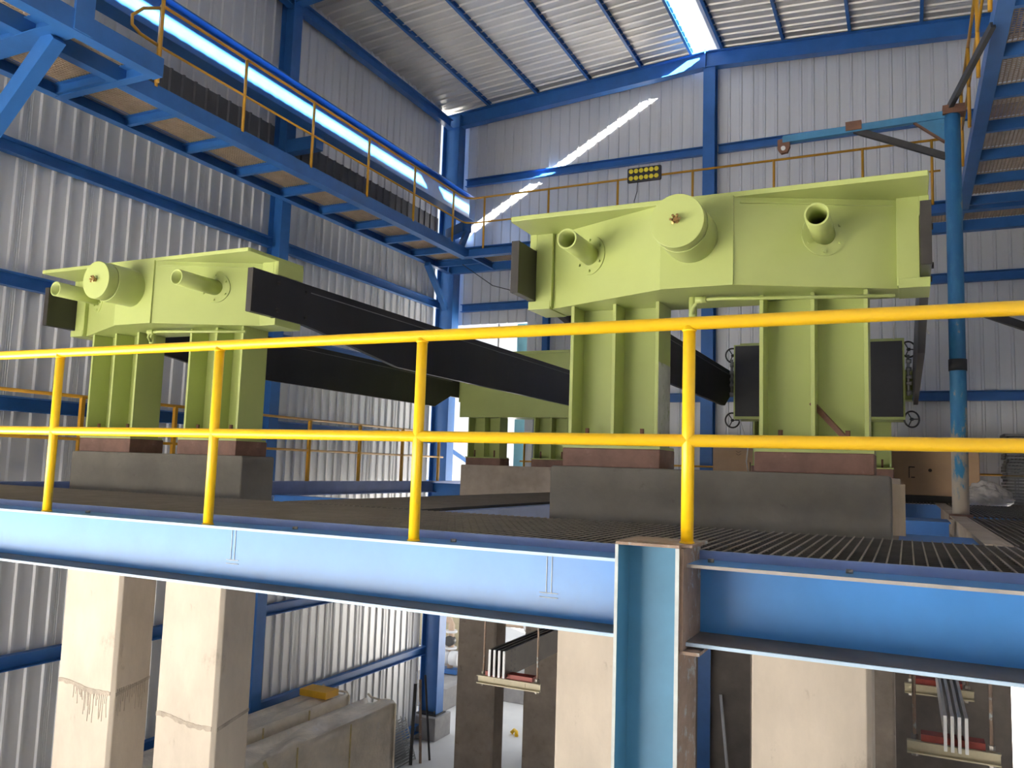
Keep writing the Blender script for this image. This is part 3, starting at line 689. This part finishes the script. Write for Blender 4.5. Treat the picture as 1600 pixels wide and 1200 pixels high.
MB().bar((-0.52, 10.45, 4.60), (0.47, 10.45, 4.13), 0.05, 0.075).build('brace', 'dark_steel', t)
MB().box(0.43, 0.66, 10.36, 10.54, 4.62, 4.72).build('head_plate', 'rusty', t)
tag(MB().bar((0.50, 10.42, 4.70), (0.86, 9.3, 5.06), 0.05, 0.075).build('stay_bar', 'dark_steel'), 'dark stay from the jib crane head up to the catwalk edge', 'steel bar')
tag(MB().bar((0.60, 10.46, 2.36), (2.6, 10.95, 1.58), 0.06, 0.085).build('stay_bar', 'dark_steel'), 'dark sloping stay low on the jib crane post, running towards the hidden wall', 'steel bar')

# ------------------------------------------------------------------ things on the far deck
def carton(x0, x1, y0, y1, z1, label):
    t = thing('carton', label, 'carton', ((x0+x1)/2, (y0+y1)/2, 0), 'cartons on the far walkway')
    MB().box(x0, x1, y0, y1, 0.12, z1).build('box_body', 'carton', t, bevel=0.012)
    MB().box(x0+0.1, x1-0.1, y0+0.05, y1-0.05, 0.0, 0.12).build('pallet', 'dark_steel', t)
    return t
t = carton(-3.42, -2.1, 16.2, 16.9, 1.02, 'brown carton with arrows and rows of small print, between ridge column and press leg')
m = MB()
for zz in (0.80, 0.75):
    m.bar((-2.98, 16.197, zz+0.03), (-2.93, 16.197, zz), 0.012, 0.006); m.bar((-2.93, 16.197, zz), (-2.88, 16.197, zz+0.03), 0.012, 0.006)
m.build('arrow_mark', 'print', t)
for k in range(7):
    MB().box(-2.72+0.075*k, -2.70+0.075*k, 16.196, 16.2, 0.28, 0.62 if k < 5 else 0.5).build('printed_line', 'print', t)
t = carton(-0.5, 1.12, 16.2, 16.9, 1.06, 'wide brown carton behind the jib crane post')
m = MB().box(0.02, 0.035, 16.196, 16.2, 0.42, 0.62).box(0.035, 0.12, 16.196, 16.2, 0.60, 0.62).box(0.06, 0.12, 16.196, 16.2, 0.42, 0.44); m.build('printed_mark', 'print', t)
MB().cyl((0.36, 16.2, 0.56), (0.36, 16.195, 0.56), 0.03, n=12).build('printed_mark', 'print', t)
# stack of grating panels
for k in range(22):
    z = 0.02 + 0.055*k
    m = MB(); dx = random.uniform(-0.03, 0.03)
    m.box(1.52+dx, 2.5, 16.2, 16.22, z, z+0.04).box(1.52+dx, 2.5, 16.9, 16.92, z, z+0.04).box(1.52+dx, 1.54+dx, 16.2, 16.92, z, z+0.04)
    for j in range(16): m.box(1.56+0.058*j+dx, 1.566+0.058*j+dx, 16.2, 16.92, z+0.006, z+0.036)
    tag(m.build('spare_grating', 'grey_steel'), 'spare grey grating panel in the tall stack beside the wide carton', 'grating panel', 'stacked spare gratings')
# crumpled plastic bag
random.seed(11)
bm = bmesh.new(); bmesh.ops.create_icosphere(bm, subdivisions=5, radius=1)
ph = [(Vector((random.gauss(0, 1), random.gauss(0, 1), random.gauss(0, 1)))*random.uniform(1.5, 4.5), random.uniform(0, 6), random.uniform(0.4, 1)) for _ in range(16)]
vs = []
for v in bm.verts:
    d = sum(a*abs(math.sin(k.dot(v.co)+p)) for k, p, a in ph)/16
    q = v.co*(0.55+1.1*d); x = q.x
    if x > 0.2: q.z *= max(0.35, 1.1-0.55*x); q.y *= max(0.5, 1.1-0.4*x)
    z = max(-0.45, q.z)
    vs.append((1.20+x*0.40, 15.92+q.y*0.22, 0.002+(z+0.45)*0.27))
m = MB().add(vs, [[v.index for v in f.verts] for f in bm.faces], True); bm.free()
tag(m.build('plastic_bag', 'plastic'), 'crumpled clear plastic bag lying between jib crane post and grating stack', 'plastic bag')

# ------------------------------------------------------------------ hanging busbars
def hanger(t, x0, x1, y, z, ztop):
    c = MB().channel((x0, y, z), (x1, y, z), 0.085, 0.05, 1, 0.01, 0.008).build('support_channel', 'cream', t)
    MB().box(x0+0.09, x1-0.09, y-0.02, y+0.1, z+0.043, z+0.09).build('insulator', 'red', t)
    for x in (x0+0.05, x1-0.05):
        h = MB().cyl((x, y+0.02, z-0.075), (x, y+0.02, ztop), 0.012, n=8).build('hanger_rod', 'rust_edge', t)
        MB().cyl((x, y+0.02, z-0.07), (x, y+0.02, z-0.043), 0.024, n=6, smooth=False).build('nut', 'steel_bolt', h)
        MB().cyl((x, y+0.02, z+0.043), (x, y+0.02, z+0.075), 0.024, n=6, smooth=False).build('nut', 'steel_bolt', h)
    for k in (0.25, 0.75):
        x = x0+(x1-x0)*k; MB().box(x-0.01, x+0.01, y-0.012, y, z-0.03, z+0.04).build('clip', 'cream', c)
t = thing('busbar_bundle', 'four flat busbars with white ends on a cream hanger in front of the rear pillars', 'busbar', (-3.93, 8, -1.85), 'hanging busbar bundles')
for k in range(4):
    x = -4.03+0.056*k
    b = MB().box(x, x+0.024, 8.0, 13.5, -1.83, -1.555).build('busbar', 'bus_dark', t)
    MB().box(x, x+0.024, 7.985, 8.0, -1.83, -1.555).build('cut_end', 'white_paint', b)
    m = MB()
    for j in range(5):
        for q in range(2): m.cyl((x+0.022, 8.15+0.09*q, -1.78+0.05*j), (x+0.026, 8.15+0.09*q, -1.78+0.05*j), 0.012, n=8)
    m.build('bolt_hole', 'black', b)
hanger(t, -4.19, -3.46, 8.08, -1.89, -0.35)
t = thing('busbar_bundle', 'four bent grey busbars on cream hangers beside the broad pale pillar', 'busbar', (0.28, 6.6, -1.47), 'hanging busbar bundles')
for k in range(4):
    x = 0.2+0.043*k
    prof = [(6.6, -1.47), (6.625, -1.47), (6.64, -1.40), (10.4, -1.40), (10.4, -1.23), (6.6, -1.23)]
    MB().prism(prof, 'x', x, x+0.021).build('busbar', 'alu', t)
hanger(t, -0.03, 0.545, 6.70, -1.49, -0.35)
hanger(t, -0.05, 0.50, 8.5, -1.49, -0.35)

# ------------------------------------------------------------------ lower floor clutter
def crate(x0, x1, y0, y1, z0, z1, label, seed):
    t = thing('wrapped_crate', label, 'crate', ((x0+x1)/2, (y0+y1)/2, z0), 'film wrapped crates on the lower floor')
    random.seed(seed)
    nx, ny, nz = 14, 44, 12
    bm = bmesh.new(); vs = {}; V = []; Fc = []
    ph = [(random.uniform(2, 9), random.uniform(1, 5), random.uniform(0, 6)) for _ in range(6)]
    def P(i, j, k):
        key = (i, j, k)
        if key in vs: return vs[key]
        x = x0+(x1-x0)*i/nx; y = y0+(y1-y0)*j/ny; z = z0+(z1-z0)*k/nz
        w = sum(math.sin(a*x+b*y+c) for a, b, c in ph)/6
        w2 = sum(math.sin(b*z*1.5+a*y*0.7+c) for a, b, c in ph)/6
        if k == nz and 0 < i < nx: z += -0.05 + 0.11*w - 0.06*math.sin((y-y0)*1.7+seed)*(1 - abs(2*i/nx-1))
        if i in (0, nx) and k < nz: x += 0.02*w2
        if j in (0, ny) and k < nz: y += 0.02*w2
        vs[key] = len(V); V.append((x, y, z)); return vs[key]
    for i in range(nx):
        for j in range(ny):
            Fc.append((P(i, j, nz), P(i+1, j, nz), P(i+1, j+1, nz), P(i, j+1, nz)))
            Fc.append((P(i, j, 0), P(i, j+1, 0), P(i+1, j+1, 0), P(i+1, j, 0)))
    for j in range(ny):
        for k in range(nz):
            Fc.append((P(0, j, k), P(0, j, k+1), P(0, j+1, k+1), P(0, j+1, k))); Fc.append((P(nx, j, k), P(nx, j+1, k), P(nx, j+1, k+1), P(nx, j, k+1)))
    for i in range(nx):
        for k in range(nz):
            Fc.append((P(i, 0, k), P(i+1, 0, k), P(i+1, 0, k+1), P(i, 0, k+1))); Fc.append((P(i, ny, k), P(i, ny, k+1), P(i+1, ny, k+1), P(i+1, ny, k)))
    bm.free()
    MB().add(V, Fc, True).build('film_wrap', 'film', t)
    for j in range(1, 4):
        y = y0+(y1-y0)*j/4
        MB().box(x1+0.018, x1+0.032, y-0.012, y+0.012, z0, z1-0.03).build('strap', 'tape', t)
    MB().tube([(x0+0.03, y1, z1+0.07), (x0+0.1, y1, z1+0.02), ((x0+x1)/2, y1, z1), (x1-0.05, y1, z1+0.02), (x1+0.015, y1-0.0, z1-0.04), (x1+0.025, y1, z0+0.1)], 0.02, 8).build('film_fold', 'film', t)
    return t
t1 = crate(-8.98, -8.36, 7.6, 12.9, GZ, -3.9, 'film wrapped crate in front, the one nearer the pillars, with a torn corner', 2)
blob_part = MB().tube([(-8.36, 9.55, -3.93), (-8.33, 9.6, -4.05), (-8.34, 9.62, -4.4), (-8.33, 9.65, -4.9)], 0.03, 8).build('torn_tape', 'tape', t1)
crate(-10.05, -9.42, 8.4, 12.95, GZ, -3.9, 'film wrapped crate behind, along the side wall, with a yellow board on top', 5)
t = tag(MB().box(-10.0, -9.4, 12.25, 12.62, -3.86, -3.74).build('yellow_board', 'yellow_board', bevel=0.01), 'yellow board lying on the wrapped crate by the side wall', 'board')
# grating panels leaning beside the crates, steel bars leaning on the wall
for k in range(3):
    m = MB(); xo = -10.25+0.12*k
    for j in range(16):
        z = GZ+0.04+0.05*j; m.bar((xo+0.3-0.018*j, 13.6+0.05*k, z), (xo+0.3-0.018*j, 15.9, z), 0.006, 0.03)
    for y in (13.62+0.05*k, 14.4, 15.1, 15.88): m.bar((xo+0.31, y, GZ+0.01), (xo, y, GZ+0.85), 0.012, 0.03, up=(0, 1, 0))
    tag(m.build('leaning_grating', 'grey_steel'), ('grey grating leaning on the wall foot past the crates, ' + ('nearest the wall', 'the middle one', 'the outermost')[k]), 'grating panel', 'gratings leaning on the wall foot')
tag(MB().box(-10.3, -9.75, 13.2, 15.2, GZ+0.86, GZ+1.0).build('wooden_beam', 'block_grey', bevel=0.01), 'grey beam lying on the leaning gratings past the wrapped crates', 'beam')
for k, (x, y, w) in enumerate(((-9.62, 15.55, 'thick dark'), (-9.5, 15.75, 'pale brown'), (-9.42, 16.0, 'thin black'))):
    tag(MB().bar((x, y, GZ), (-9.95+0.05*k, 16.15+0.12*k, GZ+1.5+0.08*k), 0.07-0.015*k, 0.055-0.01*k).build('steel_bar', ('dark_steel', 'rust_edge', 'dark_steel')[k]), f'{w} bar leaning against the corner column foot', 'steel bar', 'bars leaning by the corner column')
tag(MB().cyl((-3.2, 17.0, GZ), (-3.5, 17.5, GZ+1.9), 0.03, n=8).build('white_pole', 'white_paint'), 'thin white pole leaning on the dark rear wall by the ridge column', 'pole')

# ------------------------------------------------------------------ outside, behind the building
t = thing('storage_tank', 'beige horizontal tank outside, seen past the corner column', 'tank', (-13.5, 22.3, GZ), None)
MB().cyl((-16, 22.3, -4.4), (-11.6, 22.3, -4.4), 0.75, n=40).build('shell', 'cream', t)
MB().box(-15.2, -14.8, 21.8, 22.8, GZ, -5.0).build('saddle', 'block_grey', t); MB().box(-12.6, -12.2, 21.8, 22.8, GZ, -5.0).build('saddle', 'block_grey', t)
t = thing('pipe_assembly', 'tan pipework with white valve bodies outside past the corner column', 'pipework', (-11.9, 20.9, GZ))
m = MB().tube([(-12.6, 20.8, -4.0), (-11.75, 20.8, -4.0), (-11.7, 20.8, -4.1), (-11.7, 20.8, -5.3)], 0.09, 12).tube([(-12.6, 20.7, -5.0), (-11.5, 20.7, -5.0)], 0.1, 12)
m.build('pipe', 'pipe_tan', t)
for z in (-4.3, -4.75): MB().cyl((-11.7, 20.8, z-0.03), (-11.7, 20.8, z+0.03), 0.17, n=16).build('flange', 'white_paint', t)
MB().cyl((-11.7, 20.65, -4.55), (-11.7, 20.85, -4.55), 0.14, n=16).build('valve_body', 'dark_steel', t)
m = MB().cyl((-11.9, 20.7, -5.0), (-11.65, 20.7, -5.0), 0.17, n=16).cyl((-11.62, 20.7, -5.0), (-11.35, 20.7, -5.0), 0.2, n=16); m.build('valve_body', 'white_paint', t)
MB().bar((-12.4, 20.8, -5.2), (-11.75, 20.8, -4.4), 0.05, 0.05).build('stay', 'white_paint', t)
MB().box(-12.2, -11.4, 20.6, 20.9, -5.42, -5.3).build('bracket', 'blue', t)
tag(MB().box(-12.6, -10.95, 19.3, 21.2, GZ, -5.45).build('concrete_block', 'block_grey', bevel=0.02), 'pale concrete block below the outdoor pipework', 'concrete block', 'concrete blocks outside')
tag(MB().box(-10.6, -9.2, 20.9, 22.2, GZ, -5.35).build('concrete_block', 'block_grey', bevel=0.02), 'grey concrete block outside, below the hanging busbars', 'concrete block', 'concrete blocks outside')
t = thing('blue_tank', 'blue tank with a tan pipe outside, just above the hanging busbars', 'tank', (-9.2, 22.5, GZ))
MB().cyl((-9.0, 23, GZ), (-9.0, 23, -3.2), 0.8, n=36).build('shell', 'cyan', t)
MB().tube([(-10.6, 21.6, -4.05), (-8.6, 21.6, -4.05)], 0.1, 12).build('pipe', 'pipe_tan', t)
MB().cyl((-9.75, 21.6, -4.05), (-9.68, 21.6, -4.05), 0.19, n=16).build('flange', 'white_paint', t)
tag(MB().tube([(-8.66, 18.5, GZ+0.03), (-8.6, 18.55, GZ+0.10), (-8.52, 18.5, GZ+0.08), (-8.47, 18.4, GZ+0.03)], 0.045, 10).build('yellow_scrap', 'yellow'), 'small bent yellow scrap on the pale ground between the rear pillars', 'scrap')
# steel stair tower seen through the end wall opening
t = thing('stair_tower', 'blue and white steel landing outside the bright opening in the end wall', 'stair', (-13.8, 24.6, GZ))
for x in (-14.6, -12.9): MB().bar((x, 24.6, GZ), (x, 24.6, 0.2), 0.18, 0.18, up=(0, 1, 0)).build('post', 'blue', t)
for z in (-0.5, 0.0, 0.55): MB().bar((-15.3, 24.45, z), (-11.8, 24.45, z), 0.1, 0.1).build('rail', 'white_paint', t)
MB().bar((-15.2, 24.5, -0.25), (-12.0, 24.5, -0.25), 0.12, 0.2).build('beam', 'blue', t)
MB().bar((-14.4, 24.4, 1.1), (-12.8, 24.4, 0.2), 0.07, 0.12).build('stair_string', 'blue', t)
MB().tube([(-15.3, 24.4, 1.3), (-12.4, 24.4, 1.3)], 0.035, 8).build('handrail', 'yellow', t)
# door leaf and frame of the bright opening
t = thing('sliding_door', 'pale cyan door leaf edge at the bright opening in the end wall', 'door', (-8.35, 17.85, 0))
MB().box(-8.5, -8.1, 17.80, 17.85, -0.25, 3.85).build('leaf', 'cyan', t)
MB().box(-9.02, -8.99, 17.78, 17.82, 0.0, 3.87).build('mullion', 'grey_steel', t)
tag(MB().tube([(-9.2, 16.2, 5.0), (-8.4, 16.2, 4.45), (-7.4, 16.2, 4.15), (-6.5, 16.2, 4.2)], 0.01, 6).build('hanging_wire', 'black_cable'), 'thin black wire sagging below the end catwalk', 'wire')

# ------------------------------------------------------------------ light
w = bpy.data.worlds.new('sky'); S.world = w; w.use_nodes = True
nt = w.node_tree; bg = nt.nodes['Background']
sky = nt.nodes.new('ShaderNodeTexSky'); sky.sky_type = 'HOSEK_WILKIE'
D = Vector((-1, 0.75, -0.575)).normalized()
sky.sun_direction = -D; sky.turbidity = 5; sky.ground_albedo = 0.5
mx = nt.nodes.new('ShaderNodeMix'); mx.data_type = 'RGBA'; mx.inputs['Factor'].default_value = 0.6
nt.links.new(sky.outputs['Color'], mx.inputs['A']); mx.inputs['B'].default_value = (0.95, 0.97, 1.0, 1)
nt.links.new(mx.outputs['Result'], bg.inputs['Color'])
bg.inputs['Strength'].default_value = 0.9
sun = bpy.data.objects.new('sun', bpy.data.lights.new('sun', 'SUN')); COL.objects.link(sun)
sun.data.energy = 56.0; sun.data.angle = math.radians(0.53); sun.data.color = (1.0, 0.95, 0.87)
sun.rotation_euler = D.to_track_quat('-Z', 'Y').to_euler(); sun.location = (10, -5, 20)

S.view_settings.view_transform = 'Standard'; S.view_settings.look = 'None'
S.view_settings.gamma = 1.0; S.view_settings.exposure = 0.95
S.view_settings.use_curve_mapping = False
S.cycles.max_bounces = 8; S.cycles.diffuse_bounces = 5; S.cycles.glossy_bounces = 3
S.cycles.use_denoising = True
S.cycles.sample_clamp_indirect = 8
